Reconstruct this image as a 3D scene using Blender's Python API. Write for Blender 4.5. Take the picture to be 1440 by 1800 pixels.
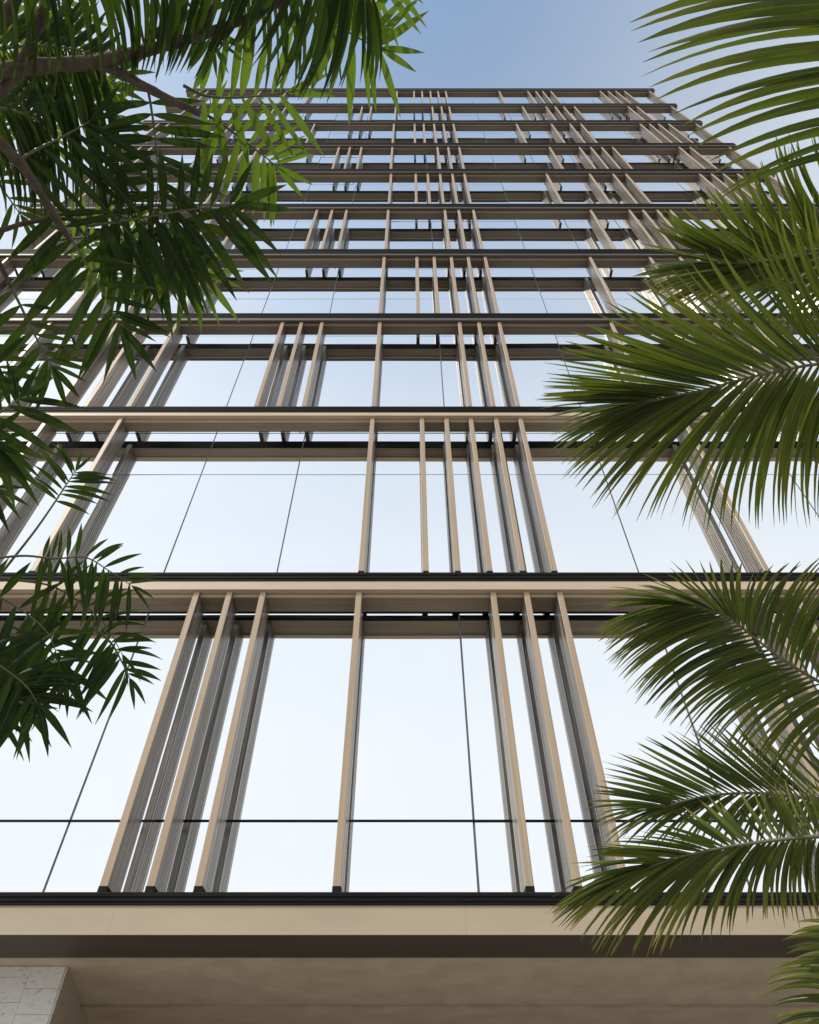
import bpy, math, random
from mathutils import Vector, Matrix
import numpy as np

random.seed(7)
R = math.radians
scene = bpy.context.scene
for o in list(bpy.data.objects):
    bpy.data.objects.remove(o, do_unlink=True)
C = scene.collection

# ------------------------------------------------------------------ camera
F_PX = 1200.0                         # focal length in pixels of the 1440 x 1800 photograph
PITCH = math.atan2(1200.0, 1035.0)    # looking steeply up the facade
CAM = Vector((0.0, 0.0, 1.6))
cam_d = bpy.data.cameras.new("camera")
cam_d.sensor_fit = 'VERTICAL'
cam_d.sensor_height = 36.0
cam_d.lens = 36.0 * F_PX / 1800.0
cam_d.clip_start = 0.05
cam_d.clip_end = 3000.0
cam = bpy.data.objects.new("camera", cam_d)
cam.location = CAM
cam.rotation_euler = (R(90) + PITCH, 0, 0)
C.objects.link(cam)
scene.camera = cam

# ------------------------------------------------------------------ sky, sun, exposure
TO_SUN = Vector((-1.5, -1.0, 2.0)).normalized()
SUN_EL = math.asin(TO_SUN.z)
SUN_AZ = math.atan2(TO_SUN.x, TO_SUN.y)
world = bpy.data.worlds.new("World")
scene.world = world
world.use_nodes = True
wn = world.node_tree.nodes
bg = wn["Background"]
sky = wn.new("ShaderNodeTexSky")
sky.sky_type = 'NISHITA'
sky.sun_disc = False
sky.sun_elevation = SUN_EL
sky.sun_rotation = SUN_AZ
sky.altitude = 0.0
sky.air_density = 2.0
sky.dust_density = 0.4
sky.ozone_density = 0.5
SKY_STRENGTH = 0.15
# thin milky haze that thickens evenly towards the horizon all round
wl = world.node_tree.links
wtc = wn.new("ShaderNodeTexCoord")
wsep = wn.new("ShaderNodeSeparateXYZ")
wl.new(wtc.outputs['Generated'], wsep.inputs[0])
wac = wn.new("ShaderNodeMath"); wac.operation = 'ARCCOSINE'; wac.use_clamp = False
wl.new(wsep.outputs['Z'], wac.inputs[0])
wdv = wn.new("ShaderNodeMath"); wdv.operation = 'MULTIPLY'; wdv.inputs[1].default_value = 1.0 / R(36)
wl.new(wac.outputs[0], wdv.inputs[0])
wpw = wn.new("ShaderNodeMath"); wpw.operation = 'POWER'; wpw.inputs[1].default_value = 1.9
wl.new(wdv.outputs[0], wpw.inputs[0])
wmu = wn.new("ShaderNodeMath"); wmu.operation = 'MULTIPLY'; wmu.inputs[1].default_value = -1.0
wl.new(wpw.outputs[0], wmu.inputs[0])
wex = wn.new("ShaderNodeMath"); wex.operation = 'EXPONENT'
wl.new(wmu.outputs[0], wex.inputs[0])
wsu = wn.new("ShaderNodeMath"); wsu.operation = 'SUBTRACT'; wsu.inputs[0].default_value = 1.0
wl.new(wex.outputs[0], wsu.inputs[1])
wmx = wn.new("ShaderNodeMix"); wmx.data_type = 'RGBA'
wl.new(wsu.outputs[0], wmx.inputs[0])
wl.new(sky.outputs[0], wmx.inputs[6])
wmx.inputs[7].default_value = (1.03 / SKY_STRENGTH, 1.055 / SKY_STRENGTH, 1.09 / SKY_STRENGTH, 1)
wl.new(wmx.outputs[2], bg.inputs[0])
bg.inputs[1].default_value = SKY_STRENGTH

sun_d = bpy.data.lights.new("sun", 'SUN')
sun_d.energy = 3.2
sun_d.angle = R(0.6)
sun_d.color = (1.0, 0.93, 0.82)
sun = bpy.data.objects.new("sun", sun_d)
sun.rotation_euler = TO_SUN.to_track_quat('Z', 'Y').to_euler()
C.objects.link(sun)

scene.view_settings.view_transform = 'Standard'
scene.view_settings.look = 'None'
scene.view_settings.exposure = 0.0
scene.view_settings.gamma = 1.0
scene.view_settings.use_curve_mapping = False

# ------------------------------------------------------------------ helpers
def mat(name):
    m = bpy.data.materials.new(name)
    m.use_nodes = True
    return m, m.node_tree.nodes, m.node_tree.links, m.node_tree.nodes["Principled BSDF"]

def ramp(nodes, stops):
    r = nodes.new("ShaderNodeValToRGB")
    els = r.color_ramp.elements
    while len(els) < len(stops):
        els.new(0.5)
    for e, (p, c) in zip(els, stops):
        e.position = p
        e.color = (c[0], c[1], c[2], 1)
    return r

def noise_mat(name, c1, c2, scale=(3, 3, 3), nscale=1.0, rough=0.5, metallic=0.0, bump=0.0,
              bump_scale=60.0, detail=6.0, coord='Object', spec=0.5):
    m, n, l, p = mat(name)
    tc = n.new("ShaderNodeTexCoord")
    mp = n.new("ShaderNodeMapping")
    mp.inputs['Scale'].default_value = scale
    l.new(tc.outputs[coord], mp.inputs[0])
    nz = n.new("ShaderNodeTexNoise")
    nz.inputs['Scale'].default_value = nscale
    nz.inputs['Detail'].default_value = detail
    nz.inputs['Roughness'].default_value = 0.65
    l.new(mp.outputs[0], nz.inputs['Vector'])
    r = ramp(n, [(0.3, c1), (0.7, c2)])
    l.new(nz.outputs['Fac'], r.inputs[0])
    l.new(r.outputs[0], p.inputs['Base Color'])
    p.inputs['Roughness'].default_value = rough
    p.inputs['Metallic'].default_value = metallic
    p.inputs['Specular IOR Level'].default_value = spec
    if bump > 0:
        n2 = n.new("ShaderNodeTexNoise")
        n2.inputs['Scale'].default_value = bump_scale
        n2.inputs['Detail'].default_value = 5
        l.new(mp.outputs[0], n2.inputs['Vector'])
        b = n.new("ShaderNodeBump")
        b.inputs['Strength'].default_value = bump
        b.inputs['Distance'].default_value = 0.01
        l.new(n2.outputs['Fac'], b.inputs['Height'])
        l.new(b.outputs[0], p.inputs['Normal'])
    return m

def mesh_obj(name, verts, faces, material, parent=None, loc=(0, 0, 0), smooth=False):
    me = bpy.data.meshes.new(name)
    me.from_pydata([tuple(v) for v in verts], [], faces)
    me.update()
    if material:
        me.materials.append(material)
    if smooth:
        me.polygons.foreach_set("use_smooth", [True] * len(me.polygons))
    o = bpy.data.objects.new(name, me)
    o.location = loc
    C.objects.link(o)
    if parent:
        o.parent = parent
    return o

def inst(name, mesh, parent, loc, rot=(0, 0, 0)):
    o = bpy.data.objects.new(name, mesh)
    C.objects.link(o)
    o.parent = parent
    o.location = loc
    o.rotation_euler = rot
    return o

def box_vf(x0, x1, y0, y1, z0, z1, vo=0):
    v = [(x0, y0, z0), (x1, y0, z0), (x1, y1, z0), (x0, y1, z0),
         (x0, y0, z1), (x1, y0, z1), (x1, y1, z1), (x0, y1, z1)]
    f = [(0, 3, 2, 1), (4, 5, 6, 7), (0, 1, 5, 4), (1, 2, 6, 5), (2, 3, 7, 6), (3, 0, 4, 7)]
    return v, [tuple(i + vo for i in q) for q in f]

def box(name, x0, x1, y0, y1, z0, z1, material, parent=None, bevel=0.0):
    cx, cy, cz = (x0 + x1) / 2, (y0 + y1) / 2, (z0 + z1) / 2
    v, f = box_vf(x0 - cx, x1 - cx, y0 - cy, y1 - cy, z0 - cz, z1 - cz)
    o = mesh_obj(name, v, f, material, parent, (cx, cy, cz))
    if bevel:
        b = o.modifiers.new("bevel", 'BEVEL')
        b.width = bevel
        b.segments = 2
    return o

def extrude_x(name, prof, x0, x1, material, parent=None):
    """prof: list of (y,z), counter-clockwise seen from +x"""
    n = len(prof)
    v = [(x0, y, z) for y, z in prof] + [(x1, y, z) for y, z in prof]
    f = [tuple(range(n))[::-1], tuple(range(n, 2 * n))]
    for i in range(n):
        j = (i + 1) % n
        f.append((i, j, j + n, i + n))
    return mesh_obj(name, v, f, material, parent)

def empty(name, loc=(0, 0, 0)):
    o = bpy.data.objects.new(name, None)
    o.empty_display_size = 0.3
    o.location = loc
    C.objects.link(o)
    return o

def tag(o, label=None, cat=None, group=None, kind=None):
    if label: o["label"] = label
    if cat: o["category"] = cat
    if group: o["group"] = group
    if kind: o["kind"] = kind
    return o

SIN, COS = math.sin(PITCH), math.cos(PITCH)
def ray(px, py):
    a = (px - 720.0) / F_PX
    b = (900.0 - py) / F_PX
    return Vector((a, COS - b * SIN, SIN + b * COS)).normalized()
def at(px, py, dist):
    return CAM + ray(px, py) * dist

# ------------------------------------------------------------------ materials
M_CAP = noise_mat("dark_metal", (0.008, 0.0075, 0.0075), (0.017, 0.016, 0.0155), (0.5, 4, 4), 2.0, 0.7, 0.0, spec=0.08)
M_FASCIA = noise_mat("beige_fascia", (0.46, 0.36, 0.25), (0.53, 0.425, 0.305), (0.7, 3, 3), 1.3, 0.55, 0.0, 0.05, 30)
M_SOFFIT = noise_mat("bronze_soffit", (0.20, 0.148, 0.10), (0.32, 0.245, 0.17), (0.35, 14, 14), 1.5, 0.5, 0.0, 0.05, 8)
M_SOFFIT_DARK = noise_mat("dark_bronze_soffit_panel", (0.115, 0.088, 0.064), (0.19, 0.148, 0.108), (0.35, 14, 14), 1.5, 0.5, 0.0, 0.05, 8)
M_LIP = noise_mat("bronze_lip", (0.26, 0.20, 0.145), (0.33, 0.26, 0.19), (0.5, 6, 6), 1.5, 0.5)
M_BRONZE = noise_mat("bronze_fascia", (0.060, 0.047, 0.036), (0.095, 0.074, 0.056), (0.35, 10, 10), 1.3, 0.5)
M_FIN_END = noise_mat("black_end_cap", (0.008, 0.008, 0.009), (0.014, 0.014, 0.015), (3, 3, 3), 1.0, 0.7, spec=0.1)
M_CORE = noise_mat("dark_core", (0.02, 0.022, 0.026), (0.035, 0.036, 0.04), (1, 1, 1), 1.0, 0.6)
M_GASKET = noise_mat("joint_gasket", (0.16, 0.17, 0.18), (0.21, 0.22, 0.23), (1, 1, 1), 1.0, 0.6)
M_BEAM = noise_mat("beam_plaster", (0.45, 0.375, 0.28), (0.62, 0.53, 0.41), (1.6, 1.6, 3.2), 1.6, 0.8, 0, 0.25, 26, 9)
M_BASEFASCIA = noise_mat("base_fascia", (0.38, 0.30, 0.21), (0.44, 0.355, 0.255), (0.5, 2, 2), 1.4, 0.6, 0, 0.08, 30)
M_PAVE = noise_mat("paving", (0.26, 0.245, 0.22), (0.36, 0.34, 0.31), (0.4, 0.4, 0.4), 2.0, 0.8, 0, 0.2, 40)

def fin_material(name, stops, rough, metal=0.0):
    m, n, l, p = mat(name)
    tc = n.new("ShaderNodeTexCoord")
    oi = n.new("ShaderNodeObjectInfo")
    add = n.new("ShaderNodeVectorMath"); add.operation = 'ADD'
    mul = n.new("ShaderNodeVectorMath"); mul.operation = 'SCALE'
    cmb = n.new("ShaderNodeCombineXYZ")
    for i in range(3):
        l.new(oi.outputs['Random'], cmb.inputs[i])
    mul.inputs['Scale'].default_value = 37.0
    l.new(cmb.outputs[0], mul.inputs[0])
    l.new(tc.outputs['Object'], add.inputs[0])
    l.new(mul.outputs[0], add.inputs[1])
    mp = n.new("ShaderNodeMapping")
    mp.inputs['Scale'].default_value = (34, 34, 0.55)
    l.new(add.outputs[0], mp.inputs[0])
    nz = n.new("ShaderNodeTexNoise")
    nz.inputs['Scale'].default_value = 1.0
    nz.inputs['Detail'].default_value = 5
    nz.inputs['Roughness'].default_value = 0.7
    l.new(mp.outputs[0], nz.inputs['Vector'])
    r = ramp(n, stops)
    l.new(nz.outputs['Fac'], r.inputs[0])
    l.new(r.outputs[0], p.inputs['Base Color'])
    p.inputs['Roughness'].default_value = rough
    p.inputs['Metallic'].default_value = metal
    p.inputs['Specular IOR Level'].default_value = 0.45
    b = n.new("ShaderNodeBump")
    b.inputs['Strength'].default_value = 0.12
    b.inputs['Distance'].default_value = 0.004
    l.new(nz.outputs['Fac'], b.inputs['Height'])
    l.new(b.outputs[0], p.inputs['Normal'])
    return m
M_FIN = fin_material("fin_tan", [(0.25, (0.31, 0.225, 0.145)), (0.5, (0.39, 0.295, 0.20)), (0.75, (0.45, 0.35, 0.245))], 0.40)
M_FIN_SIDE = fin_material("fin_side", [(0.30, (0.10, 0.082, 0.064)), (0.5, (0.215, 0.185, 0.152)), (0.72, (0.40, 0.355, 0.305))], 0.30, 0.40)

def glass_material():
    """solar-control glass: a strong mirror coating over a dark room"""
    m, n, l, p = mat("mirror_glass")
    p.inputs['Metallic'].default_value = 1.0
    tc = n.new("ShaderNodeTexCoord")
    nz = n.new("ShaderNodeTexNoise")
    nz.inputs['Scale'].default_value = 0.6
    nz.inputs['Detail'].default_value = 2
    l.new(tc.outputs['Object'], nz.inputs['Vector'])
    r = ramp(n, [(0.3, (0.86, 0.89, 0.91)), (0.7, (0.90, 0.92, 0.93))])
    l.new(nz.outputs['Fac'], r.inputs[0])
    l.new(r.outputs[0], p.inputs['Base Color'])
    p.inputs['Roughness'].default_value = 0.012
    b = n.new("ShaderNodeBump")
    b.inputs['Strength'].default_value = 0.02
    b.inputs['Distance'].default_value = 0.01
    l.new(nz.outputs['Fac'], b.inputs['Height'])
    l.new(b.outputs[0], p.inputs['Normal'])
    return m
M_GLASS = glass_material()

def marble_material(name, a, b, c):
    m, n, l, p = mat(name)
    tc = n.new("ShaderNodeTexCoord")
    oi = n.new("ShaderNodeObjectInfo")
    cmb = n.new("ShaderNodeCombineXYZ")
    for i in range(3):
        l.new(oi.outputs['Random'], cmb.inputs[i])
    mul = n.new("ShaderNodeVectorMath"); mul.operation = 'SCALE'
    mul.inputs['Scale'].default_value = 21.0
    l.new(cmb.outputs[0], mul.inputs[0])
    add = n.new("ShaderNodeVectorMath"); add.operation = 'ADD'
    l.new(tc.outputs['Object'], add.inputs[0]); l.new(mul.outputs[0], add.inputs[1])
    mp = n.new("ShaderNodeMapping")
    mp.inputs['Rotation'].default_value = (0, R(40), 0)
    mp.inputs['Scale'].default_value = (16, 16, 34)
    l.new(add.outputs[0], mp.inputs[0])
    nz = n.new("ShaderNodeTexNoise")
    nz.inputs['Scale'].default_value = 1.0
    nz.inputs['Detail'].default_value = 7
    nz.inputs['Roughness'].default_value = 0.6
    nz.inputs['Distortion'].default_value = 0.7
    l.new(mp.outputs[0], nz.inputs['Vector'])
    r = ramp(n, [(0.30, a), (0.43, b), (0.8, c)])
    l.new(nz.outputs['Fac'], r.inputs[0])
    l.new(r.outputs[0], p.inputs['Base Color'])
    p.inputs['Roughness'].default_value = 0.45
    return m
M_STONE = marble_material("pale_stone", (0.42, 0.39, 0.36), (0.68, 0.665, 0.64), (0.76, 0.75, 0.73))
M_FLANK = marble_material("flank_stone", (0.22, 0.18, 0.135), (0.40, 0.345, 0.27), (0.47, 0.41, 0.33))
M_DARKSOF = noise_mat("dark_bronze_soffit", (0.052, 0.038, 0.025), (0.075, 0.056, 0.038), (0.3, 3, 3), 1.2, 0.6)

# ------------------------------------------------------------------ ground
def make_ground():
    v = [(-600, -600, 0), (600, -600, 0), (600, 600, 0), (-600, 600, 0)]
    g = mesh_obj("ground", v, [(0, 1, 2, 3)], M_PAVE)
    tag(g, kind="structure")
make_ground()

# ------------------------------------------------------------------ the tower
H0 = CAM.z
X_L, X_R = -11.9, 13.05
TOPS = [2.458, 6.52, 10.74, 14.69, 18.72, 22.68, 26.72, 30.55, 34.72, 38.5, 42.55]   # ledge tops above the camera
Y_CAP, Y_FASC, Y_SOF, Y_FIN = 6.70, 6.706, 6.82, 6.745
GLASS_Y = [7.22] * 2 + [7.21] * 8

tower = empty("office_tower", (0, 7.5, 0))
tag(tower, "tall office tower with mirrored glass bands, dark ledges and bronze fins", "building")
TI = tower.matrix_world.copy()
TOWER_OFF = Vector((0, -7.5, 0))
# children are built in world coordinates; a child empty is avoided by shifting each part
def tpart(o):
    o.parent = tower
    o.location = Vector(o.location) + TOWER_OFF
    return o

# opaque core behind the glass
tpart(box("core", X_L + 0.25, X_R - 0.25, 7.36, 24.0, H0 + 2.34, H0 + TOPS[-1] - 0.15, M_CORE))

def ledge_sizes(k):
    if k == 1:
        return 0.172, 0.145
    if k == 2:
        return 0.205, 0.10
    if k == 3:
        return 0.25, 0.115
    return 0.35, 0.10

def build_ledge(k):
    z = H0 + TOPS[k]
    s = 1.0
    capH, fasH = ledge_sizes(k)
    cap = tpart(extrude_x("ledge", [(Y_CAP, z - capH), (6.79, z - capH), (6.79, z), (Y_CAP + 0.012, z), (Y_CAP, z - 0.012)],
                          X_L, X_R, M_CAP))
    # grooves on the dark cap: two thin proud ribs
    def sub(o):
        o.parent = cap
        return o
    for dz in (0.25 * capH, 0.62 * capH):
        sub(extrude_x("rib", [(Y_CAP - 0.008, z - dz - 0.02), (Y_CAP - 0.0005, z - dz - 0.02),
                              (Y_CAP - 0.0005, z - dz), (Y_CAP - 0.008, z - dz)], X_L + .003, X_R - .003, M_CAP))
    zf = z - capH - 0.002
    sub(extrude_x("fascia_strip", [(Y_FASC, zf - fasH), (6.786, zf - fasH), (6.786, zf), (Y_FASC, zf)],
                  X_L + .01, X_R - .01, M_FASCIA if k <= 2 else M_BRONZE))
    inner = 7.03
    if k == 1:
        inner = 7.125
    zs = zf - fasH + 0.03
    sub(extrude_x("soffit_panel", [(Y_SOF, zs - 0.055), (inner, zs - 0.055), (inner, zs - 0.005), (6.789, zs - 0.005), (6.789, zs - 0.028)],
                  X_L + .02, X_R - .02, M_SOFFIT if k <= 2 else M_SOFFIT_DARK))
    # narrow pale lip along the front of the soffit
    sub(extrude_x("soffit_lip", [(Y_SOF - 0.018, zs - 0.075), (Y_SOF + 0.012, zs - 0.075), (Y_SOF + 0.012, zs - 0.057), (Y_SOF - 0.018, zs - 0.030)],
                  X_L + .015, X_R - .015, M_FASCIA if k <= 2 else M_LIP))
    # dark backing rail facing the glass
    rw, rh = (0.05, 0.004) if k == 1 else (0.016, 0.15)
    sub(extrude_x("back_rail", [(inner + 0.002, zs - 0.050), (inner + rw, zs - 0.050), (inner + rw, zs + rh), (inner + 0.002, zs + rh)],
                  X_L + .03, X_R - .03, M_CAP))
    # steel arms that carry the ledge, hidden behind the fins
    for u in (-1.2, -0.075, 1.2):
        x = u * 8.9
        sub(box("bracket", x - 0.02, x + 0.02, inner - 0.01, 7.36, zs - 0.02, zs + 0.03, M_CAP))
    return cap
for k in range(1, 11):
    build_ledge(k)

# glazing
J_EVEN = [-1.235, -1.08, -.905, -.73, -.552, -.378, -.204, -.07, .18, .353, .52, .69, .86, 1.03, 1.2, 1.35]
J_ODD = [-1.235, -1.08, -.905, -.73, -.552, -.378, -.215, -.07, .0715, .21, .353, .52, .69, .86, 1.03, 1.2, 1.35]
SPLITS = {1: 3.347, 2: 9.36, 4: 16.62}
mesh_cache = {}
def pane_mesh(w, h):
    key = (round(w, 4), round(h, 4))
    if key not in mesh_cache:
        b = 0.004
        v, f = box_vf(-w / 2, w / 2, 0, 0.012, -h / 2, h / 2)
        me = bpy.data.meshes.new("glass_pane")
        me.from_pydata(v, [], f)
        me.materials.append(M_GLASS)
        mesh_cache[key] = me
    return mesh_cache[key]
for fl in range(1, 11):
    gy = GLASS_Y[fl - 1]
    js = J_EVEN if fl % 2 == 0 else J_ODD
    xs = [X_L + 0.25] + [u * 7.22 / SIN for u in js if X_L + 0.5 < u * 7.22 / SIN < X_R - 0.5] + [X_R - 0.25]
    z0, z1 = TOPS[fl - 1] - 0.12, TOPS[fl] - 0.12
    rows = [(z0, z1)]
    if fl in SPLITS:
        rows = [(z0, SPLITS[fl]), (SPLITS[fl], z1)]
    for ri, (a, b) in enumerate(rows):
        gap = 0.0125 if fl == 1 else 0.0105
        gz_top = 0.008 if fl != 1 else 0.011
        for i in range(len(xs) - 1):
            w = xs[i + 1] - xs[i] - 2 * gap
            h = b - a - 2 * gz_top
            rx, rz = random.gauss(0, 0.0014), random.gauss(0, 0.0014)
            tpart(inst("glass_pane", pane_mesh(w, h), None, ((xs[i] + xs[i + 1]) / 2, gy, H0 + (a + b) / 2), (rx, 0, rz)))
    if fl == 1:
        tpart(box("transom", X_L + 0.26, X_R - 0.26, gy - 0.006, gy + 0.015, H0 + SPLITS[1] - 0.012, H0 + SPLITS[1] + 0.012, M_CAP))
    # dark gasket behind the joints of this storey
    tpart(box("gasket_backing", X_L + 0.26, X_R - 0.26, gy + 0.016, 7.35, H0 + z0, H0 + z1 - 0.004, M_GASKET))

# fins
FIN_D = 0.355
def fin_profile(t=0.040, d=FIN_D):
    side = [(t - 0.006, 0.0), (t, 0.006)]
    y = 0.095
    while y < d - 0.05:
        side += [(t, y), (t - 0.010, y + 0.004), (t - 0.010, y + 0.016), (t, y + 0.020)]
        y += 0.046
    side += [(t, d - 0.004), (t - 0.004, d)]
    left = [(-x, yy) for x, yy in side][::-1]
    return side + left            # starts front right, goes back on the right, returns on the left
PROF = fin_profile()
fin_meshes = {}
def fin_mesh(h):
    key = round(h, 3)
    if key in fin_meshes:
        return fin_meshes[key]
    n = len(PROF)
    v = [(x, y, 0) for x, y in PROF] + [(x, y, h) for x, y in PROF]
    f = [tuple(range(n))[::-1], tuple(range(n, 2 * n))]
    for i in range(n):
        j = (i + 1) % n
        f.append((i, j, j + n, i + n))
    me = bpy.data.meshes.new("fin")
    me.from_pydata(v, [], f)
    me.materials.append(M_FIN)
    me.materials.append(M_FIN_SIDE)
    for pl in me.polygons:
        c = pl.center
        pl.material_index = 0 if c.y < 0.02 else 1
    fin_meshes[key] = me
    return me
cv, cf = box_vf(-0.041, 0.041, -0.001, 0.16, -0.062, -0.0005)
end_mesh = bpy.data.meshes.new("end_cap")
end_mesh.from_pydata(cv, [], cf)
end_mesh.materials.append(M_FIN_END)

FINS = {
    1: [-1.19, -1.14, -.80, -.75, -.70, -.318, -.269, -.219, -.0755, .125, .175, .2246, .475, .525, .575, .91, 1.2],
    2: [-1.25, -1.2, -.885, -.731, -.583, -.0747, .0253, .0747, .124, .175, .224, .553, .86, 1.15, 1.2],
    3: [-1.2, -1.15, -.9, -.73, -.672, -.581, -.3177, -.2707, -.219, -.0742, .1254, .174, .225, .505, .765, .815, .865, 1.2],
    4: [-1.25, -1.2, -.885, -.731, -.583, -.0756, .0223, .0739, .1254, .176, .2265, .541, .72, .81, .86, 1.15, 1.2],
    5: [-1.2, -1.15, -.9, -.73, -.672, -.581, -.3220, -.2695, -.219, -.0737, .1235, .172, .223, .632, .767, .815, .865, .91, 1.2, 1.25],
    6: [-1.25, -1.2, -.885, -.731, -.583, -.073, .025, .073, .122, .171, .219, .547, .719, .813, .864, 1.158, 1.206, 1.253, 1.31],
    7: [-1.2, -1.15, -.9, -.73, -.672, -.314, -.265, -.214, -.0765, .125, .173, .222, .626, .759, .81, .859, .908, 1.205, 1.254],
    8: [-1.25, -1.2, -.885, -.731, -.472, -.077, .0256, .071, .1225, .169, .219, .533, .708, .80, .855, 1.151, 1.197, 1.242, 1.293],
    9: [-1.2, -1.15, -.9, -.73, -.672, -.311, -.257, -.207, -.0748, .1246, .174, .2165, .617, .745, .794, .841, .90, 1.193, 1.241],
    10: [-1.25, -1.2, -.885, -.731, -.583, -.073, .027, .0746, .124, .17, .2156, .534, .705, .753, .793, .8424, 1.136, 1.183, 1.23, 1.281],
}
for fl, us in FINS.items():
    zb = H0 + TOPS[fl - 1] + 0.065
    zt = H0 + TOPS[fl] - sum(ledge_sizes(fl)) - 0.006
    me = fin_mesh(zt - zb)
    us = list(us) + ([1.43] if fl >= 2 else [1.43])
    for u in us:
        x = u * Y_FIN / SIN
        if x > X_R - 0.06 or x < X_L + 0.06:
            x = X_R - 0.07 if x > 0 else X_L + 0.07
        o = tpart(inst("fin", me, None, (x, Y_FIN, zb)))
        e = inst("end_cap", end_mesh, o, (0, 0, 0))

# base: dark cap, beige fascia, deep soffit and plastered beam
zb = H0 + TOPS[0]
cap0 = tpart(extrude_x("ledge", [(Y_CAP, zb - 0.11), (7.35, zb - 0.11), (7.35, zb), (Y_CAP + 0.01, zb), (Y_CAP, zb - 0.01)],
                       X_L - 0.2, X_R + 0.2, M_CAP))
for dz in (0.03, 0.07):
    o = extrude_x("rib", [(Y_CAP - 0.007, zb - dz - 0.012), (Y_CAP - 0.0005, zb - dz - 0.012),
                          (Y_CAP - 0.0005, zb - dz), (Y_CAP - 0.007, zb - dz)], X_L - .19, X_R + .19, M_CAP)
    o.parent = cap0
ZC = H0 + 2.11
xa = X_L - 0.2
while xa < X_R + 0.2:
    xb_ = min(X_R + 0.2, xa + 3.15)
    dy = random.uniform(0, 0.0006)
    tpart(extrude_x("base_fascia", [(Y_CAP + 0.012 + dy, ZC), (6.90, ZC), (6.90, zb - 0.113), (Y_CAP + 0.012 + dy, zb - 0.113)],
                    xa + 0.0005, xb_ - 0.0005, M_BASEFASCIA))
    xa = xb_
tpart(extrude_x("soffit_band", [(6.902, ZC + 0.004), (7.30, ZC + 0.004), (7.30, zb - 0.115), (6.902, zb - 0.115)],
                X_L - 0.2, X_R + 0.2, M_DARKSOF))
tpart(extrude_x("fascia_underside", [(Y_CAP + 0.016, ZC - 0.006), (7.296, ZC - 0.006), (7.296, ZC - 0.002), (Y_CAP + 0.016, ZC - 0.002)],
                X_L - 0.19, X_R + 0.19, M_DARKSOF))
# plastered ceiling of the recessed ground floor, laid in long panels
y0 = 7.302
for y1 in (8.86, 10.45, 12.0):
    tpart(extrude_x("ceiling_panel", [(y0, ZC - 0.012), (y1 - 0.06, ZC - 0.012), (y1 - 0.06, ZC + 0.10), (y0, ZC + 0.10)],
                    X_L - 0.1, X_R + 0.1, M_BEAM))
    y0 = y1 + 0.06
tpart(box("ceiling_void", X_L, X_R, 7.31, 12.0, ZC + 0.105, ZC + 0.2, M_CORE))
tpart(box("lobby_wall", X_L, X_R, 12.02, 12.3, 0.0, ZC + 0.1, M_BEAM))

# pale stone clad column under the ceiling, its right flank splayed back
def stone_column(xr, xl):
    yf, yb = 7.51, 10.0
    top = ZC - 0.016
    spl = -0.213
    xb = xr + spl * (yb - yf)
    e = 0.02
    col = mesh_obj("column", [(xl, yf + e, 0), (xr - e, yf + e, 0), (xb - e, yb, 0), (xl, yb, 0),
                              (xl, yf + e, top), (xr - e, yf + e, top), (xb - e, yb, top), (xl, yb, top)],
                   [(0, 3, 2, 1), (4, 5, 6, 7), (0, 1, 5, 4), (1, 2, 6, 5), (2, 3, 7, 6), (3, 0, 4, 7)], M_FLANK)
    tpart(col)
    th, g = 0.20, 0.0013
    x = xr
    ci = 0
    offs = [0.18, 0.088, 0.15, 0.07, 0.17, 0.1, 0.13]
    while x > xl + 0.05:
        x2 = max(xl, x - 0.335)
        z = top
        first = True
        while z > H0 + 0.3:
            hh = offs[ci % len(offs)] if first else th
            first = False
            v, f = box_vf(-(x - x2) / 2 + g, (x - x2) / 2 - (g if ci else 0), 0, 0.018, -hh / 2 + g, hh / 2 - g)
            mesh_obj("stone_tile", v, f, M_STONE, col, ((x + x2) / 2, yf + random.uniform(0, 0.0015), z - hh / 2))
            z -= hh
        x = x2
        ci += 1
    L = math.hypot(yb - yf, spl * (yb - yf))
    ang = math.atan2(yb - yf, spl * (yb - yf))
    d = Vector((math.cos(ang), math.sin(ang), 0))
    q = 0.0
    ci = 0
    while q < L - 0.05:
        q2 = min(L, q + 0.62)
        z = top
        first = True
        while z > H0 + 0.3:
            hh = (0.26 if ci % 2 else 0.40) if first else 0.42
            first = False
            v, f = box_vf(g if ci else 0.0, q2 - q - g, 0.0, 0.018, -hh / 2 + g, hh / 2 - g)
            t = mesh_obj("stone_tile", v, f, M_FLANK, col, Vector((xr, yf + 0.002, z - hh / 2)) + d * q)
            t.rotation_euler = (0, 0, ang)
            z -= hh
        q = q2
        ci += 1
stone_column(-3.25, -5.0)

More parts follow.
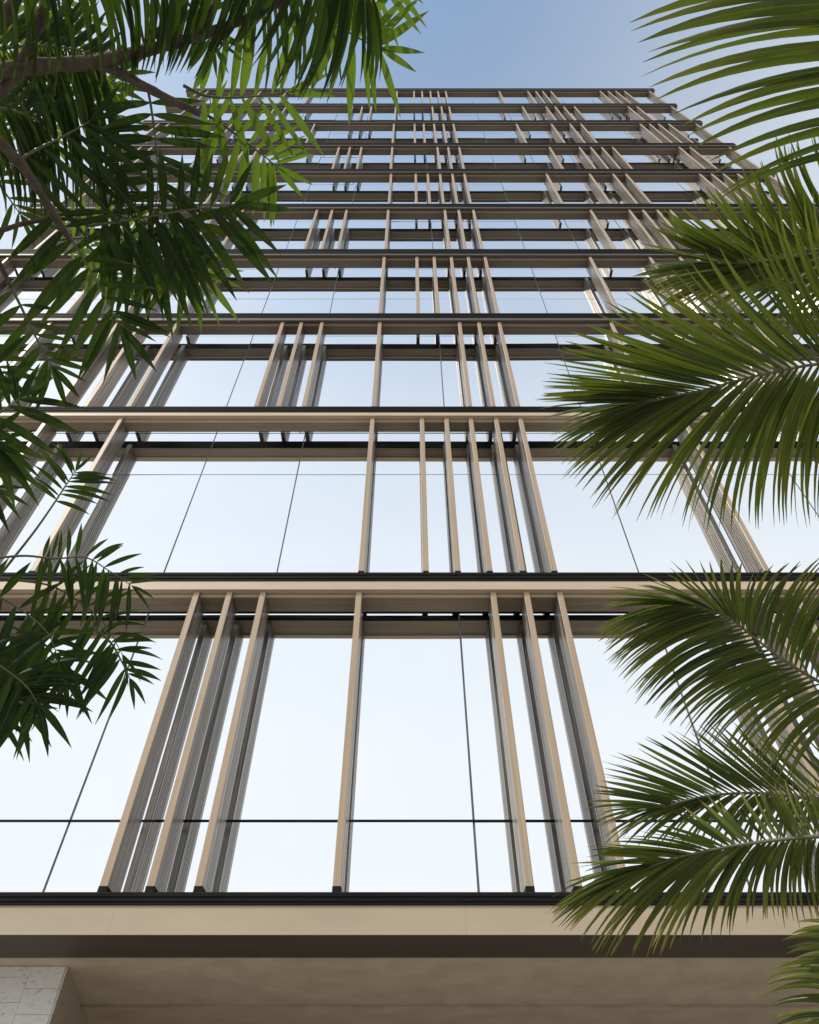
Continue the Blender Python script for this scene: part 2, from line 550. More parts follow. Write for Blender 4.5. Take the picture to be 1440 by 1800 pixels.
# ------------------------------------------------------------------ foliage
def leaf_material(name, dark, light, tip, trans, tfac=0.4, rough=0.38, tip0=0.72, spec=0.34):
    m, n, l, p = mat(name)
    at_r = n.new("ShaderNodeAttribute"); at_r.attribute_name = "rnd"
    at_t = n.new("ShaderNodeAttribute"); at_t.attribute_name = "along"
    at_u = n.new("ShaderNodeAttribute"); at_u.attribute_name = "across"
    base = n.new("ShaderNodeMix"); base.data_type = 'RGBA'
    base.inputs[6].default_value = (*dark, 1); base.inputs[7].default_value = (*light, 1)
    l.new(at_r.outputs['Fac'], base.inputs[0])
    # fine lengthwise veins
    sn = n.new("ShaderNodeMath"); sn.operation = 'MULTIPLY'; sn.inputs[1].default_value = 42.0
    l.new(at_u.outputs['Fac'], sn.inputs[0])
    s2 = n.new("ShaderNodeMath"); s2.operation = 'SINE'
    l.new(sn.outputs[0], s2.inputs[0])
    tc = n.new("ShaderNodeTexCoord")
    nz = n.new("ShaderNodeTexNoise"); nz.inputs['Scale'].default_value = 9.0; nz.inputs['Detail'].default_value = 4
    l.new(tc.outputs['Object'], nz.inputs['Vector'])
    bl = n.new("ShaderNodeMix"); bl.data_type = 'RGBA'; bl.blend_type = 'MULTIPLY'
    bl.inputs[0].default_value = 0.55
    rr = ramp(n, [(0.3, (0.55, 0.6, 0.5)), (0.7, (1.15, 1.1, 1.0))])
    l.new(nz.outputs['Fac'], rr.inputs[0])
    l.new(base.outputs[2], bl.inputs[6]); l.new(rr.outputs[0], bl.inputs[7])
    # dry, yellowing tips; on the palm they also paint in sunlit highlights
    tr = n.new("ShaderNodeMapRange")
    tr.inputs[1].default_value = tip0; tr.inputs[2].default_value = 1.0
    l.new(at_t.outputs['Fac'], tr.inputs[0])
    tm = n.new("ShaderNodeMath"); tm.operation = 'MULTIPLY'; tm.inputs[1].default_value = 0.75
    l.new(tr.outputs[0], tm.inputs[0])
    tmx = n.new("ShaderNodeMath"); tmx.operation = 'MULTIPLY'
    l.new(tm.outputs[0], tmx.inputs[0]); l.new(at_r.outputs['Fac'], tmx.inputs[1])
    tp = n.new("ShaderNodeMix"); tp.data_type = 'RGBA'
    tp.inputs[7].default_value = (*tip, 1)
    l.new(tmx.outputs[0], tp.inputs[0]); l.new(bl.outputs[2], tp.inputs[6])
    # pale midrib
    ab = n.new("ShaderNodeMath"); ab.operation = 'ABSOLUTE'
    l.new(at_u.outputs['Fac'], ab.inputs[0])
    mr = n.new("ShaderNodeMapRange"); mr.inputs[1].default_value = 0.05; mr.inputs[2].default_value = 0.13
    mr.inputs[3].default_value = 0.5; mr.inputs[4].default_value = 0.0
    l.new(ab.outputs[0], mr.inputs[0])
    rib = n.new("ShaderNodeMix"); rib.data_type = 'RGBA'
    rib.inputs[7].default_value = (min(1, light[0] * 2.4), min(1, light[1] * 1.9), light[2] * 2.0, 1)
    l.new(mr.outputs[0], rib.inputs[0]); l.new(tp.outputs[2], rib.inputs[6])
    l.new(rib.outputs[2], p.inputs['Base Color'])
    p.inputs['Roughness'].default_value = rough
    p.inputs['Specular IOR Level'].default_value = spec
    bp = n.new("ShaderNodeBump"); bp.inputs['Strength'].default_value = 0.35; bp.inputs['Distance'].default_value = 0.002
    l.new(s2.outputs[0], bp.inputs['Height']); l.new(bp.outputs[0], p.inputs['Normal'])
    # light through the blade
    td = n.new("ShaderNodeBsdfTranslucent")
    tcx = n.new("ShaderNodeMix"); tcx.data_type = 'RGBA'; tcx.blend_type = 'MULTIPLY'; tcx.inputs[0].default_value = 0.35
    tcx.inputs[6].default_value = (*trans, 1)
    l.new(rr.outputs[0], tcx.inputs[7]); l.new(tcx.outputs[2], td.inputs[0])
    mx = n.new("ShaderNodeMixShader"); mx.inputs[0].default_value = tfac
    out = n["Material Output"]
    l.new(p.outputs[0], mx.inputs[1]); l.new(td.outputs[0], mx.inputs[2]); l.new(mx.outputs[0], out.inputs[0])
    return m

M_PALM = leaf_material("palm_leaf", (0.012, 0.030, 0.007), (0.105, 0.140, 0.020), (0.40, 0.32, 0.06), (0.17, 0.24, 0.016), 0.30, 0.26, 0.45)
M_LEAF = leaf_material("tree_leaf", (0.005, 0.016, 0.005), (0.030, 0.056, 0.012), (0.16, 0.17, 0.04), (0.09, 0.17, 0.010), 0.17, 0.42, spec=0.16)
M_BACKLIT = leaf_material("backlit_leaf", (0.026, 0.062, 0.010), (0.065, 0.115, 0.018), (0.22, 0.22, 0.05), (0.18, 0.29, 0.018), 0.42, 0.36)  # tree leaf with the backlit glow put into its lighter colour and translucency
M_RACHIS = noise_mat("leaf_stalk", (0.055, 0.065, 0.022), (0.12, 0.11, 0.05), (6, 6, 6), 2.0, 0.5)
M_BARK = noise_mat("bark", (0.045, 0.032, 0.025), (0.12, 0.085, 0.065), (30, 30, 30), 1.0, 0.85, 0, 0.8, 3.0, 6)
M_TRUNK = noise_mat("palm_trunk", (0.12, 0.10, 0.075), (0.24, 0.21, 0.165), (4, 4, 26), 1.0, 0.85, 0, 0.6, 2.0, 6)

def spline(pts, n):
    """Catmull-Rom through Vectors, n samples"""
    P = [Vector(p) for p in pts]
    if len(P) == 2:
        return [P[0].lerp(P[1], i / (n - 1)) for i in range(n)]
    P = [P[0] * 2 - P[1]] + P + [P[-1] * 2 - P[-2]]
    segs = len(P) - 3
    out = []
    for i in range(n):
        t = i / (n - 1) * segs
        k = min(int(t), segs - 1)
        t -= k
        p0, p1, p2, p3 = P[k:k + 4]
        out.append(0.5 * ((2 * p1) + (p2 - p0) * t + (2 * p0 - 5 * p1 + 4 * p2 - p3) * t * t + (3 * p1 - p0 - 3 * p2 + p3) * t ** 3))
    return out

def tube_vf(path, radii, sides=7, vo=0, jitter=0.0):
    v, f = [], []
    n = len(path)
    prev = None
    for i, p in enumerate(path):
        t = (path[min(i + 1, n - 1)] - path[max(i - 1, 0)]).normalized()
        if prev is None:
            a = t.orthogonal().normalized()
        else:
            a = (prev - t * prev.dot(t)).normalized()
        prev = a
        b = t.cross(a)
        for s in range(sides):
            an = 2 * math.pi * s / sides
            rr = radii[i] * (1 + random.uniform(-jitter, jitter))
            v.append(p + a * math.cos(an) * rr + b * math.sin(an) * rr)
    for i in range(n - 1):
        for s in range(sides):
            s2 = (s + 1) % sides
            f.append((vo + i * sides + s, vo + i * sides + s2, vo + (i + 1) * sides + s2, vo + (i + 1) * sides + s))
    f.append(tuple(vo + s for s in range(sides))[::-1])
    f.append(tuple(vo + (n - 1) * sides + s for s in range(sides)))
    return v, f

def blade(base, mid, tip, normal, width, fold=0.28, seg=7, shape='palm', twist=0.0):
    """one leaflet: verts, faces, across, along. Spine is a quadratic curve base-mid-tip."""
    v, f, ac, al = [], [], [], []
    for i in range(seg + 1):
        t = i / seg
        p = base * (1 - t) ** 2 + mid * 2 * t * (1 - t) + tip * t * t
        d = ((mid - base) * (1 - t) + (tip - mid) * t)
        if d.length < 1e-6:
            d = tip - base
        d.normalize()
        if shape == 'palm':
            w = min(1.0, 0.30 + t * 4.5) * (1 - t ** 2.6) ** 0.85
        else:
            w = 2.02 * (t ** 0.72) * (1 - t) ** 1.05
            w = max(w, 0.08 if t < 0.5 else 0.0)
        w = max(w * width / 2, 0.0006)
        nn = (normal - d * normal.dot(d)).normalized()
        s = d.cross(nn)
        ca, sa = math.cos(twist * t), math.sin(twist * t)
        s, nn = s * ca + nn * sa, nn * ca - s * sa
        up = nn * (fold * w)
        v += [p - s * w + up, p.copy(), p + s * w + up]
        ac += [-1.0, 0.0, 1.0]
        al += [t, t, t]
    for i in range(seg):
        a = i * 3
        f += [(a, a + 1, a + 4, a + 3), (a + 1, a + 2, a + 5, a + 4)]
    return v, f, ac, al

def leaf_mesh(name, parts, material, origin):
    """parts: list of (v, f, ac, al, rnd)"""
    V, Fc, AC, AL, RN = [], [], [], [], []
    for v, f, ac, al, rn in parts:
        o = len(V)
        V += [tuple(p - origin) for p in v]
        Fc += [tuple(i + o for i in q) for q in f]
        AC += ac; AL += al; RN += [rn] * len(v)
    me = bpy.data.meshes.new(name)
    me.from_pydata(V, [], Fc)
    for nm, dat in (("across", AC), ("along", AL), ("rnd", RN)):
        a = me.attributes.new(nm, 'FLOAT', 'POINT')
        a.data.foreach_set("value", dat)
    me.polygons.foreach_set("use_smooth", [True] * len(me.polygons))
    me.materials.append(material)
    me.update()
    return me

def project(p):
    q = p - CAM
    zc = q.y * COS + q.z * SIN
    if zc <= 0.02:
        return None
    return (720 + F_PX * q.x / zc, 900 - F_PX * (q.z * COS - q.y * SIN) / zc)

class Plant:
    """collects compound leaves; the 300 leaflets that show largest become objects, the rest one part"""
    def __init__(self, root, leaf_mat, leaf_name, limit=300):
        self.root, self.mat, self.leaf_name, self.limit = root, leaf_mat, leaf_name, limit
        self.leaves = []      # (rachis path, radii, [leaflet parts])
    def add(self, path, radii, blades, m=None):
        self.leaves.append((path, radii, blades, m or self.mat))
    def build(self):
        rl = self.root.location
        score = []
        for li, (path, radii, blades, mt) in enumerate(self.leaves):
            for bi, b in enumerate(blades):
                a, c = project(b[0][1]), project(b[0][-2])
                s = 0
                if a and c:
                    inside = sum(1 for q in (a, c) if 0 < q[0] < 1440 and 0 < q[1] < 1800)
                    mx, my = (a[0] + c[0]) / 2, (a[1] + c[1]) / 2
                    inside += 1 if (0 < mx < 1440 and 0 < my < 1800) else 0
                    s = inside * math.hypot(a[0] - c[0], a[1] - c[1])
                score.append((s, li, bi))
        score.sort(reverse=True)
        single = {(li, bi) for s, li, bi in score[:self.limit] if s > 0}
        rest = {}
        for li, (path, radii, blades, mt) in enumerate(self.leaves):
            o0 = path[0].copy()
            v, f = tube_vf([p - o0 for p in path], radii, 6)
            ro = mesh_obj(self.leaf_name, v, f, M_RACHIS, self.root, o0 - rl, True)
            for bi, b in enumerate(blades):
                if (li, bi) in single:
                    org = b[0][1].copy()
                    me = leaf_mesh("leaflet", [b], mt, org)
                    inst("leaflet", me, ro, org - o0)
                else:
                    rest.setdefault(mt.name, []).append(b)
        for mn, lst in rest.items():
            me = leaf_mesh("leaflets", lst, bpy.data.materials[mn], rl)
            o = inst("leaflets", me, self.root, (0, 0, 0))
            o["kind"] = "stuff"

def lerp_poly(pts, t):
    n = len(pts) - 1
    x = t * n
    k = min(int(x), n - 1)
    return pts[k].lerp(pts[k + 1], x - k)

def palm_frond(plant, crown, rachis_px, d_tip, d_base, rows, width, jitter=9.0, dens=1.9):
    """rachis_px runs from the tip to the base; rows = [(tip outline px, count, tip distance offset)]"""
    n = len(rachis_px)
    pts = [at(px, py, d_tip + (d_base - d_tip) * i / (n - 1)) for i, (px, py) in enumerate(rachis_px)]
    leafy = spline(pts, 40)
    # stalk carries on in a smooth arc to the crown of the palm
    last = (pts[-1] - pts[-2]).normalized()
    far = (crown - pts[-1]).length
    c1 = pts[-1] + last * far * 0.4
    stalk = []
    for i in range(1, 13):
        t = i / 12
        stalk.append(pts[-1] * (1 - t) ** 2 + c1 * 2 * t * (1 - t) + crown * t * t)
    path = (leafy + stalk)[::-1]
    L = len(path)
    radii = [0.0075 * (1 - 0.80 * (i / (L - 1))) + 0.0012 for i in range(L)]
    blades = []
    for outline, cnt, doff in rows:
        cnt = int(cnt * dens)
        m = len(outline)
        for i in range(cnt):
            t = (i + random.uniform(-0.28, 0.28)) / max(1, cnt - 1)
            t = max(0.0, min(1.0, t))
            tb = min(1.0, max(0.0, t))
            base = leafy[min(39, int(tb * 39))].copy()
            k = t * (m - 1); kk = min(int(k), m - 2); fr = k - kk
            ox = outline[kk][0] * (1 - fr) + outline[kk + 1][0] * fr + random.gauss(0, jitter)
            oy = outline[kk][1] * (1 - fr) + outline[kk + 1][1] * fr + random.gauss(0, jitter)
            db = (base - CAM).length
            tip = at(ox, oy, db + doff + random.gauss(0, 0.05))
            dirv = tip - base
            ln = dirv.length
            j = min(39, int(tb * 39))
            tang = (leafy[max(0, j - 1)] - leafy[min(39, j + 1)]).normalized()
            nrm = tang.cross(dirv)
            if nrm.length < 1e-4:
                nrm = Vector((0, 0, 1))
            nrm.normalize()
            if nrm.z < 0:
                nrm = -nrm
            nrm = (nrm + Vector((random.gauss(0, .30), random.gauss(0, .30), random.gauss(0, .2)))).normalized()
            # leaves start along the stalk, then arch over and hang
            mid = base + dirv * 0.5 + tang * ln * 0.10 + Vector((0, 0, 1)) * ln * random.uniform(0.05, 0.13)
            wd = width * 0.53 * random.uniform(0.8, 1.2) * (0.72 + 0.28 * math.sin(math.pi * min(1, 0.15 + t)))
            v, f, ac, al = blade(base, mid, tip, nrm, wd, 0.50, 8, 'palm', random.gauss(0, 0.5))
            blades.append((v, f, ac, al, random.random()))
    plant.add(path, radii, blades)

# --- the palm on the right
CROWN = at(1840, 960, 3.3)
palm = empty("palm_tree", (CROWN.x, CROWN.y, 0))
tag(palm, "palm with long arching feather fronds reaching in from the right edge", "palm tree")
PR = Plant(palm, M_PALM, "frond", 300)
# trunk
tp = [Vector((0.0, 0.0, -0.05)), Vector((0.03, 0.02, CROWN.z * 0.4)), Vector((0.0, 0.0, CROWN.z - 0.05))]
tpath = spline(tp, 40)
tr = [0.16 - 0.05 * i / 39 + (0.010 if i % 3 == 0 else 0) for i in range(40)]
v, f = tube_vf(tpath, tr, 12, 0, 0.03)
mesh_obj("trunk", v, f, M_TRUNK, palm, (0, 0, 0), True)

palm_frond(PR, CROWN, [(1572, -60), (1568, 0), (1564, 60), (1558, 120), (1548, 190), (1540, 260)], 2.7, 2.75,
           [([(1105, -60), (1102, 15), (1112, 48), (1100, 63), (1155, 90), (1120, 117), (1125, 143), (1150, 168), (1153, 195),
              (1205, 222), (1212, 248), (1225, 264), (1250, 290), (1258, 337), (1262, 352)], 18, 0.1),
            ([(1900, -60), (1960, 60), (1960, 160), (1900, 300)], 14, 0.1)], 0.070, 3, 1.05)
palm_frond(PR, CROWN, [(1262, 463), (1320, 462), (1380, 455), (1440, 446), (1510, 450), (1580, 470)], 3.0, 2.9,
           [([(1128, 430), (1171, 367), (1262, 330), (1345, 285), (1400, 228), (1500, 230)], 26, -0.1),
            ([(1117, 477), (1130, 505), (1160, 530), (1230, 560), (1330, 590), (1450, 620)], 28, 0.15)], 0.042, 8)
palm_frond(PR, CROWN, [(1130, 708), (1180, 697), (1235, 686), (1300, 668), (1370, 652), (1440, 640), (1520, 640), (1600, 650)], 2.75, 2.7,
           [([(955, 706), (956, 690), (960, 652), (1003, 588), (1112, 508), (1264, 426), (1385, 352), (1480, 330)], 34, -0.15),
            ([(958, 738), (975, 790), (1000, 838), (1075, 905), (1225, 925), (1368, 920), (1450, 910), (1530, 900)], 46, 0.22)], 0.043, 8)
palm_frond(PR, CROWN, [(1190, 1062), (1235, 1068), (1280, 1085), (1325, 1120), (1380, 1162), (1440, 1198), (1520, 1240)], 2.8, 2.75,
           [([(1050, 1072), (1075, 1045), (1205, 985), (1375, 992), (1470, 990), (1540, 1030), (1620, 1060)], 34, -0.1),
            ([(1043, 1102), (1062, 1132), (1088, 1185), (1130, 1235), (1175, 1264), (1262, 1332), (1380, 1392)], 48, 0.22)], 0.034, 8)
palm_frond(PR, CROWN, [(1165, 1420), (1210, 1406), (1262, 1397), (1330, 1394), (1390, 1400), (1450, 1404), (1540, 1395)], 3.1, 3.0,
           [([(1032, 1418), (1058, 1365), (1088, 1322), (1170, 1290), (1240, 1270), (1320, 1280), (1420, 1280)], 28, 0.0),
            ([(1034, 1440), (1060, 1475), (1130, 1487), (1262, 1495), (1345, 1495), (1430, 1490), (1510, 1480)], 34, 0.15)], 0.029, 7)
palm_frond(PR, CROWN, [(1140, 1524), (1190, 1508), (1245, 1495), (1310, 1484), (1380, 1475), (1440, 1470), (1520, 1466)], 2.7, 2.65,
           [([(990, 1570), (1026, 1512), (1090, 1470), (1220, 1410), (1330, 1385), (1392, 1376), (1460, 1370)], 25, 0.0),
            ([(968, 1592), (980, 1622), (1060, 1682), (1195, 1662), (1350, 1618), (1440, 1622), (1520, 1600)], 44, 0.15)], 0.033, 8)
palm_frond(PR, CROWN, [(1500, 1640), (1512, 1690), (1522, 1740), (1535, 1800), (1550, 1860)], 2.6, 2.7,
           [([(1400, 1628), (1380, 1660), (1390, 1690), (1345, 1714), (1342, 1748), (1352, 1788), (1362, 1820), (1370, 1870)], 13, 0.1),
            ([(1640, 1640), (1700, 1740), (1720, 1860)], 10, 0.1)], 0.036, 5)
PR.build()

# --- pinnate leaves
def px_len(d, px):
    return d * px / F_PX

def compound_leaf(plant, px_pts, dist, la, lb, pairs, start=0.12, ang=(68, 30), wr=0.21, tilt=22, dd=0.0, term=1.0, droop=0.10, shape='lance', m=None):
    """px_pts base->tip; la: leaflet length (px) on the left of travel, lb: on the right (image sense)"""
    n = len(px_pts)
    pts = [at(px, py, dist + dd * i / (n - 1)) for i, (px, py) in enumerate(px_pts)]
    path = spline(pts, 28)
    mid_ray = (pts[n // 2] - CAM).normalized()
    view_n = -mid_ray
    tl = Vector((random.gauss(0, 1), random.gauss(0, 1), random.gauss(0, 1)))
    nrm = (view_n + tl * math.tan(R(tilt)) * (0.25 if tilt < 20 else 0.5)).normalized()
    blades = []
    pairs = max(5, int(round(pairs * 0.84)))
    for s, ln_px in ((-1, la), (1, lb)):
        if ln_px <= 0:
            continue
        for i in range(pairs):
            t = start + (1 - start) * (i + 0.5 + random.uniform(-0.22, 0.22)) / pairs
            t = min(0.985, t)
            k = min(26, int(t * 27))
            base = path[k].lerp(path[k + 1], t * 27 - k)
            tang = (path[min(27, k + 2)] - path[max(0, k - 1)]).normalized()
            side = nrm.cross(tang).normalized() * (-s)   # image-left of travel for s=-1 as seen by the viewer
            q = (t - start) / (1 - start)
            if random.random() < 0.05:
                continue
            a = R(ang[0] + (ang[1] - ang[0]) * q ** 1.3 + random.gauss(0, 4))
            L = px_len((base - CAM).length, ln_px) * (0.55 + 0.50 * math.sin(math.pi * (0.18 + 0.62 * q))) * random.uniform(0.82, 1.10)
            dirv = tang * math.cos(a) + side * math.sin(a) + nrm * random.gauss(0, 0.06)
            dirv.normalize()
            tip = base + dirv * L + Vector((0, 0, -1)) * L * droop * random.uniform(0.5, 1.5)
            mid = base + dirv * L * 0.5 + Vector((0, 0, 1)) * L * 0.03
            ln = (nrm + Vector((random.gauss(0, .22), random.gauss(0, .22), random.gauss(0, .22)))).normalized()
            if ln.z < 0:
                ln = -ln
            v, f, ac, al = blade(base, mid, tip, ln, L * wr * 0.94 * random.uniform(0.82, 1.15), 0.26, 8 if shape == 'lance' else 7, shape, random.gauss(0, 0.25))
            blades.append((v, f, ac, al, random.random()))
    if term:
        base = path[-1]
        tang = (path[-1] - path[-3]).normalized()
        L = px_len((base - CAM).length, max(la, lb)) * 0.75 * term
        for da in (-10, 14):
            side = nrm.cross(tang).normalized()
            dirv = (tang * math.cos(R(da)) + side * math.sin(R(da))).normalized()
            tip = base + dirv * L * random.uniform(0.85, 1.05) + Vector((0, 0, -1)) * L * droop
            v, f, ac, al = blade(base, base + dirv * L * 0.5, tip, (nrm if nrm.z > 0 else -nrm), L * wr, 0.26, 8, shape)
            blades.append((v, f, ac, al, random.random()))
    Lp = len(path)
    rb = px_len(dist, 2.4)
    radii = [rb * (1 - 0.72 * i / (Lp - 1)) for i in range(Lp)]
    plant.add(path, radii, blades, m)

# --- the woody tree at the upper left
tree = empty("leafy_tree", (-3.6, 1.2, 0))
tag(tree, "dark leafy tree with brown woody branches overhanging at the upper left", "tree")
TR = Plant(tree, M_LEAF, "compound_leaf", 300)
tl = tree.location
DT = 3.1
def branch(px_pts, d0, d1, r0, r1, parent, name="branch", n=26):
    m = len(px_pts)
    pts = [at(px, py, d0 + (d1 - d0) * i / (m - 1)) for i, (px, py) in enumerate(px_pts)]
    path = spline(pts, n)
    v, f = tube_vf([p - tl for p in path], [(r0 + (r1 - r0) * i / (n - 1)) * (1 + 0.06 * math.sin(i * 1.9)) for i in range(n)], 8, 0, 0.07)
    return mesh_obj(name, v, f, M_BARK, parent, (0, 0, 0), True)
joint = at(-420, 190, 2.72)
tpts = [Vector((0, 0, -0.05)), Vector((0.05, 0.0, 1.6)), Vector((0.25, -0.02, 3.2)), joint - tl]
v, f = tube_vf(spline(tpts, 40), [0.15 - 0.095 * i / 39 for i in range(40)], 12, 0, 0.05)
trunk = mesh_obj("trunk", v, f, M_BARK, tree, (0, 0, 0), True)
branch([(-420, 190), (-120, 145), (0, 126), (80, 115), (170, 108), (260, 88), (340, 66), (425, 35), (520, -10)], 2.72, 2.58, 0.027, 0.011, trunk, n=40)
branch([(165, 110), (215, 130), (265, 158), (310, 180), (352, 200)], 2.66, 2.62, 0.016, 0.010, trunk)
branch([(30, 122), (52, 80), (68, 38), (90, -20)], 2.68, 2.65, 0.016, 0.013, trunk)
branch([(-60, 215), (-10, 170), (15, 145), (40, 122)], 2.72, 2.69, 0.019, 0.015, trunk)
branch([(-30, 60), (5, 40), (25, 0), (40, -40)], 2.75, 2.7, 0.020, 0.017, trunk)
branch([(275, 66), (290, 45), (308, 20), (330, -20)], 2.64, 2.6, 0.015, 0.012, trunk)
branch([(345, 62), (358, 40), (380, 5), (395, -30)], 2.62, 2.6, 0.012, 0.010, trunk)
branch([(-120, 145), (20, 270), (75, 345), (100, 390), (120, 420)], 2.72, 2.86, 0.020, 0.007, trunk)
branch([(-120, 145), (-80, 300), (-40, 400), (0, 465), (20, 505)], 2.72, 2.85, 0.020, 0.006, trunk)
branch([(-300, 380), (-120, 430), (0, 405), (45, 392), (110, 385), (200, 392)], 2.9, 2.92, 0.012, 0.006, trunk)

def CL(p, d, la, lb, *a, **k):
    compound_leaf(TR, p, d, la * 1.08, lb * 1.08, *a, **k)
# leaves that read one by one
CL([(258, 146), (266, 190), (274, 250), (278, 310), (274, 372)], 2.95, 88, 84, 11, start=0.16, ang=(88, 62), wr=0.23, tilt=12, term=0.6)
CL([(150, 398), (220, 388), (300, 374), (360, 365), (412, 359)], 2.9, 92, 128, 13, start=0.1, ang=(82, 48), wr=0.22, tilt=12, term=0.95)
CL([(322, 150), (360, 168), (410, 172), (460, 168), (505, 162)], 3.05, 92, 102, 10, start=0.05, ang=(84, 52), wr=0.21, tilt=14, term=0.9, m=M_BACKLIT)
CL([(352, 196), (390, 218), (430, 248), (465, 275), (486, 292)], 3.1, 66, 92, 11, start=0.05, ang=(84, 50), wr=0.22, tilt=14, term=0.9, m=M_BACKLIT)
CL([(545, -60), (575, 10), (605, 50), (640, 72), (668, 84)], 3.0, 84, 92, 9, start=0.15, ang=(84, 50), wr=0.22, tilt=12, term=0.9, m=M_BACKLIT)
CL([(245, 392), (285, 430), (318, 462), (345, 478), (358, 481)], 3.0, 52, 88, 9, start=0.05, ang=(84, 46), wr=0.24, tilt=12, term=0.9, m=M_BACKLIT)
CL([(82, 348), (120, 410), (160, 478), (195, 540), (212, 572)], 2.85, 78, 118, 12, start=0.08, ang=(78, 44), wr=0.23, tilt=12, term=0.95)
CL([(0, 465), (35, 535), (62, 590), (80, 625), (92, 645)], 2.85, 56, 84, 10, start=0.10, ang=(74, 42), wr=0.25, tilt=12, term=0.95)
CL([(20, 292), (60, 265), (105, 243), (140, 224), (158, 213)], 2.9, 72, 132, 10, start=0.0, ang=(84, 60), wr=0.17, tilt=14, term=0.7)
CL([(-60, 770), (-30, 745), (5, 722), (25, 708), (34, 700)], 2.8, 62, 100, 8, start=0.0, ang=(78, 44), wr=0.23, tilt=12, term=0.8)
CL([(-70, 790), (-40, 770), (-20, 768), (0, 778)], 2.85, 60, 100, 6, start=0.0, ang=(70, 44), wr=0.22, tilt=12, term=0.9)
CL([(-80, 560), (-40, 600), (-12, 640), (5, 660)], 2.95, 60, 80, 7, start=0.0, ang=(74, 44), wr=0.22, tilt=14, term=0.9)
CL([(200, 390), (225, 420), (262, 440), (300, 446)], 3.05, 60, 105, 9, start=0.0, ang=(84, 60), wr=0.18, tilt=18)
CL([(180, 372), (225, 384), (270, 392), (318, 392)], 2.98, 40, 150, 13, start=0.0, ang=(88, 68), wr=0.18, tilt=18)
CL([(330, 5), (352, 30), (366, 52), (372, 70)], 3.1, 55, 60, 6, start=0.0, ang=(74, 44), wr=0.22, tilt=16)
CL([(690, -60), (680, -30), (665, 0), (650, 20)], 3.1, 70, 70, 7, start=0.0, ang=(74, 44), wr=0.22, tilt=16, m=M_BACKLIT)
# leaves mostly coloured as if sunlit, seen through the nearer ones
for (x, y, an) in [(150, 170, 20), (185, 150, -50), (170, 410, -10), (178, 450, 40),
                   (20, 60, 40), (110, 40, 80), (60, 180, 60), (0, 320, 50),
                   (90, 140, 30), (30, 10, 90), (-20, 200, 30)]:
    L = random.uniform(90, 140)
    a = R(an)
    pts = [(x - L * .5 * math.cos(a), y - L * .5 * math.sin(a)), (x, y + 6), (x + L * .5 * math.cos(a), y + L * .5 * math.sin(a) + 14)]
    CL(pts, random.uniform(3.3, 3.9), 62, 62, 9, start=0.0, ang=(76, 44), wr=0.22, tilt=34, m=M_BACKLIT if random.random() < 0.8 else None)
TR.build()

# --- the feather palm whose long leaflets hang from the top left
CROWN2 = at(-700, 120, 3.6)
palm2 = empty("palm_tree", (CROWN2.x, CROWN2.y, 0))
tag(palm2, "palm with long narrow dark leaflets hanging down along the top left edge", "palm tree")
P2 = Plant(palm2, M_LEAF, "frond", 300)
tpath = spline([Vector((0, 0, -0.05)), Vector((-0.04, 0.02, CROWN2.z * 0.5)), Vector((0, 0, CROWN2.z - 0.05))], 40)
v, f = tube_vf(tpath, [0.14 - 0.04 * i / 39 + (0.009 if i % 3 == 0 else 0) for i in range(40)], 12, 0, 0.03)
mesh_obj("trunk", v, f, M_TRUNK, palm2, (0, 0, 0), True)
palm_frond(P2, CROWN2, [(655, -5), (600, -38), (520, -60), (420, -75), (300, -85), (180, -85), (60, -80), (-60, -70)], 2.45, 2.5,
           [([(668, 150), (640, 150), (575, 160), (545, 165), (500, 175), (470, 150), (440, 95), (405, 88), (380, 82), (350, 130), (318, 125), (288, 135), (268, 140),
              (255, 128), (230, 170), (210, 175), (160, 160), (110, 150), (60, 150), (0, 160), (-60, 160)], 36, 0.15),
            ([(700, -60), (600, -160), (400, -190), (200, -200), (0, -200)], 30, 0.1)], 0.040, 8)
palm_frond(P2, CROWN2, [(560, -10), (500, -30), (430, -40), (340, -50), (220, -60), (100, -70), (-40, -70)], 2.95, 3.0,
           [([(590, 135), (560, 150), (510, 160), (480, 165), (430, 130), (390, 60), (340, 30), (300, 110), (260, 120), (220, 110), (150, 110), (60, 90), (-40, 80)], 20, 0.15)], 0.034, 10)
palm_frond(P2, CROWN2, [(170, 95), (120, 85), (60, 80), (0, 85), (-80, 95)], 3.15, 3.15,
           [([(215, 330), (200, 385), (165, 375), (150, 360), (135, 390), (105, 340), (90, 320), (60, 330), (20, 300), (-40, 300)], 18, 0.15),
            ([(215, 60), (180, 0), (120, -40), (0, -60)], 12, 0.1)], 0.036, 8)
palm_frond(P2, CROWN2, [(70, 215), (40, 200), (0, 190), (-60, 185), (-130, 185)], 3.05, 3.1,
           [([(118, 395), (95, 380), (80, 400), (60, 375), (40, 390), (15, 370), (-10, 390), (-80, 380)], 16, 0.15),
            ([(110, 150), (60, 110), (0, 90)], 9, 0.1)], 0.034, 8)
P2.build()

# --- the lower clump at the left edge
bush = empty("bushy_palm", (-3.3, 3.2, 0))
tag(bush, "low bushy palm clump with glossy dark leaves at the middle left edge", "palm bush")
BU = Plant(bush, M_LEAF, "compound_leaf", 300)
def BL(p, d, la, lb, *a, **k):
    k.setdefault('droop', 0.22)
    compound_leaf(BU, p, d, la * 1.22, lb * 1.22, *a, **k)
hub = at(-260, 1180, 3.9)
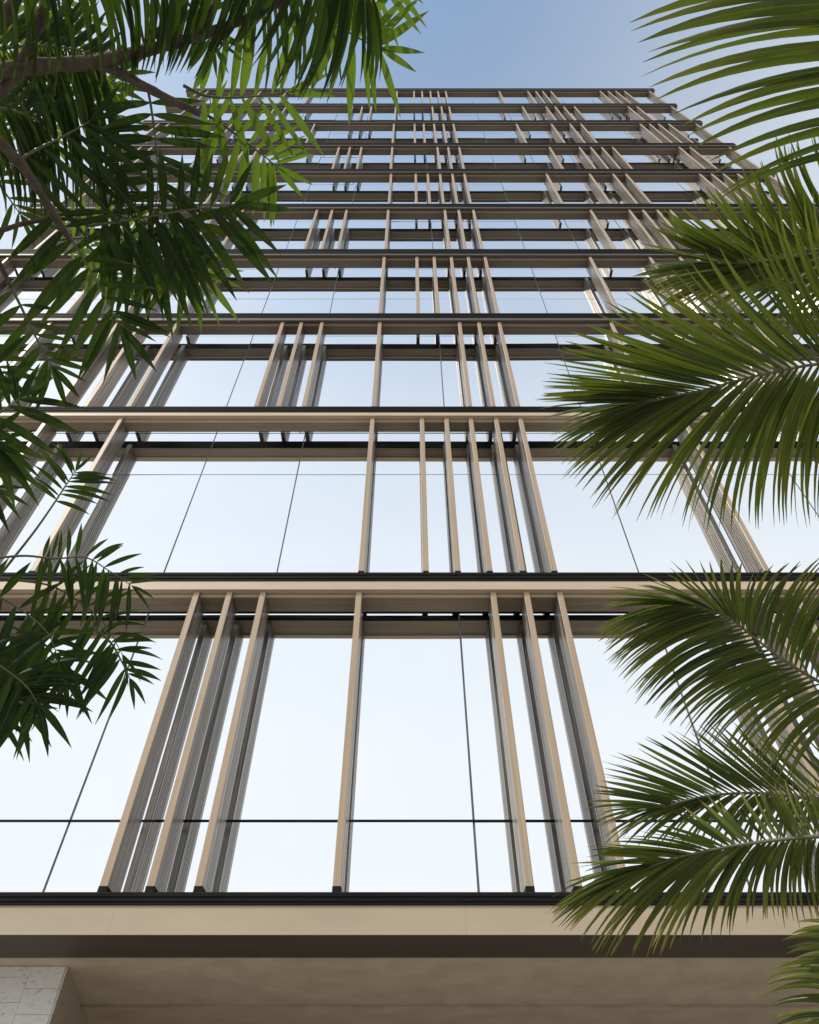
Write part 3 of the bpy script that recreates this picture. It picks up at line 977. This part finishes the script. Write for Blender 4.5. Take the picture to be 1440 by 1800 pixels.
# cane stems
bl = bush.location
for q in range(4):
    top = hub + Vector((random.uniform(-.15, .25), random.uniform(-.2, .2), random.uniform(-.2, .15)))
    b0 = Vector((bl.x + random.uniform(-.25, .25), bl.y + random.uniform(-.25, .25), -0.03))
    path = spline([b0, b0.lerp(top, .5) + Vector((-.08, 0, 0)), top], 24)
    v, f = tube_vf([p - bl for p in path], [0.03 - 0.016 * i / 23 + (0.003 if i % 4 == 0 else 0) for i in range(24)], 8)
    mesh_obj("stem", v, f, M_RACHIS, bush, (0, 0, 0), True)
DB = 3.6
BL([(-60, 1090), (5, 1005), (60, 935), (95, 885), (118, 850), (133, 828)], DB, 52, 58, 10, start=0.60, ang=(72, 50), wr=0.2, tilt=10, term=0.8)
BL([(-40, 985), (40, 977), (95, 982), (150, 980), (190, 1002), (232, 1030)], DB - .05, 50, 66, 16, start=0.30, ang=(84, 50), wr=0.2, tilt=12, term=0.7)
BL([(-60, 1010), (30, 1020), (90, 1030), (140, 1058), (185, 1098), (215, 1150)], DB + .05, 62, 92, 16, start=0.30, ang=(84, 56), wr=0.17, tilt=16, term=0.6)
BL([(-70, 1030), (0, 1050), (55, 1085), (85, 1115), (100, 1150)], DB - .1, 62, 100, 9, start=0.1, ang=(80, 50), wr=0.24, tilt=18, term=0.9)
BL([(-60, 1130), (0, 1170), (45, 1205), (65, 1235)], DB - .15, 74, 82, 10, start=0.1, ang=(78, 46), wr=0.24, tilt=14, term=1.0)
BL([(-110, 1190), (-55, 1220), (-20, 1248), (-2, 1262)], DB - .1, 74, 78, 8, start=0.0, ang=(74, 42), wr=0.19, tilt=14, term=0.9)
BL([(160, 1100), (195, 1130), (215, 1165), (228, 1192)], DB, 45, 62, 7, start=0.1, ang=(78, 44), wr=0.24, tilt=12, term=0.8)
BL([(20, 1100), (70, 1125), (100, 1160), (113, 1190)], DB + .05, 46, 76, 9, start=0.0, ang=(80, 44), wr=0.24, tilt=14, term=0.8)
BL([(-60, 1120), (0, 1120), (60, 1140), (100, 1170)], DB + .15, 70, 100, 12, start=0.0, ang=(84, 56), wr=0.2, tilt=22)
BL([(-70, 1160), (-30, 1180), (10, 1200), (30, 1230)], DB + .1, 70, 90, 10, start=0.0, ang=(80, 50), wr=0.2, tilt=22)
BL([(-80, 860), (-50, 850), (-28, 848), (-10, 858)], DB - .2, 50, 60, 7, start=0.0, ang=(74, 42), wr=0.22, tilt=14)
BU.build()
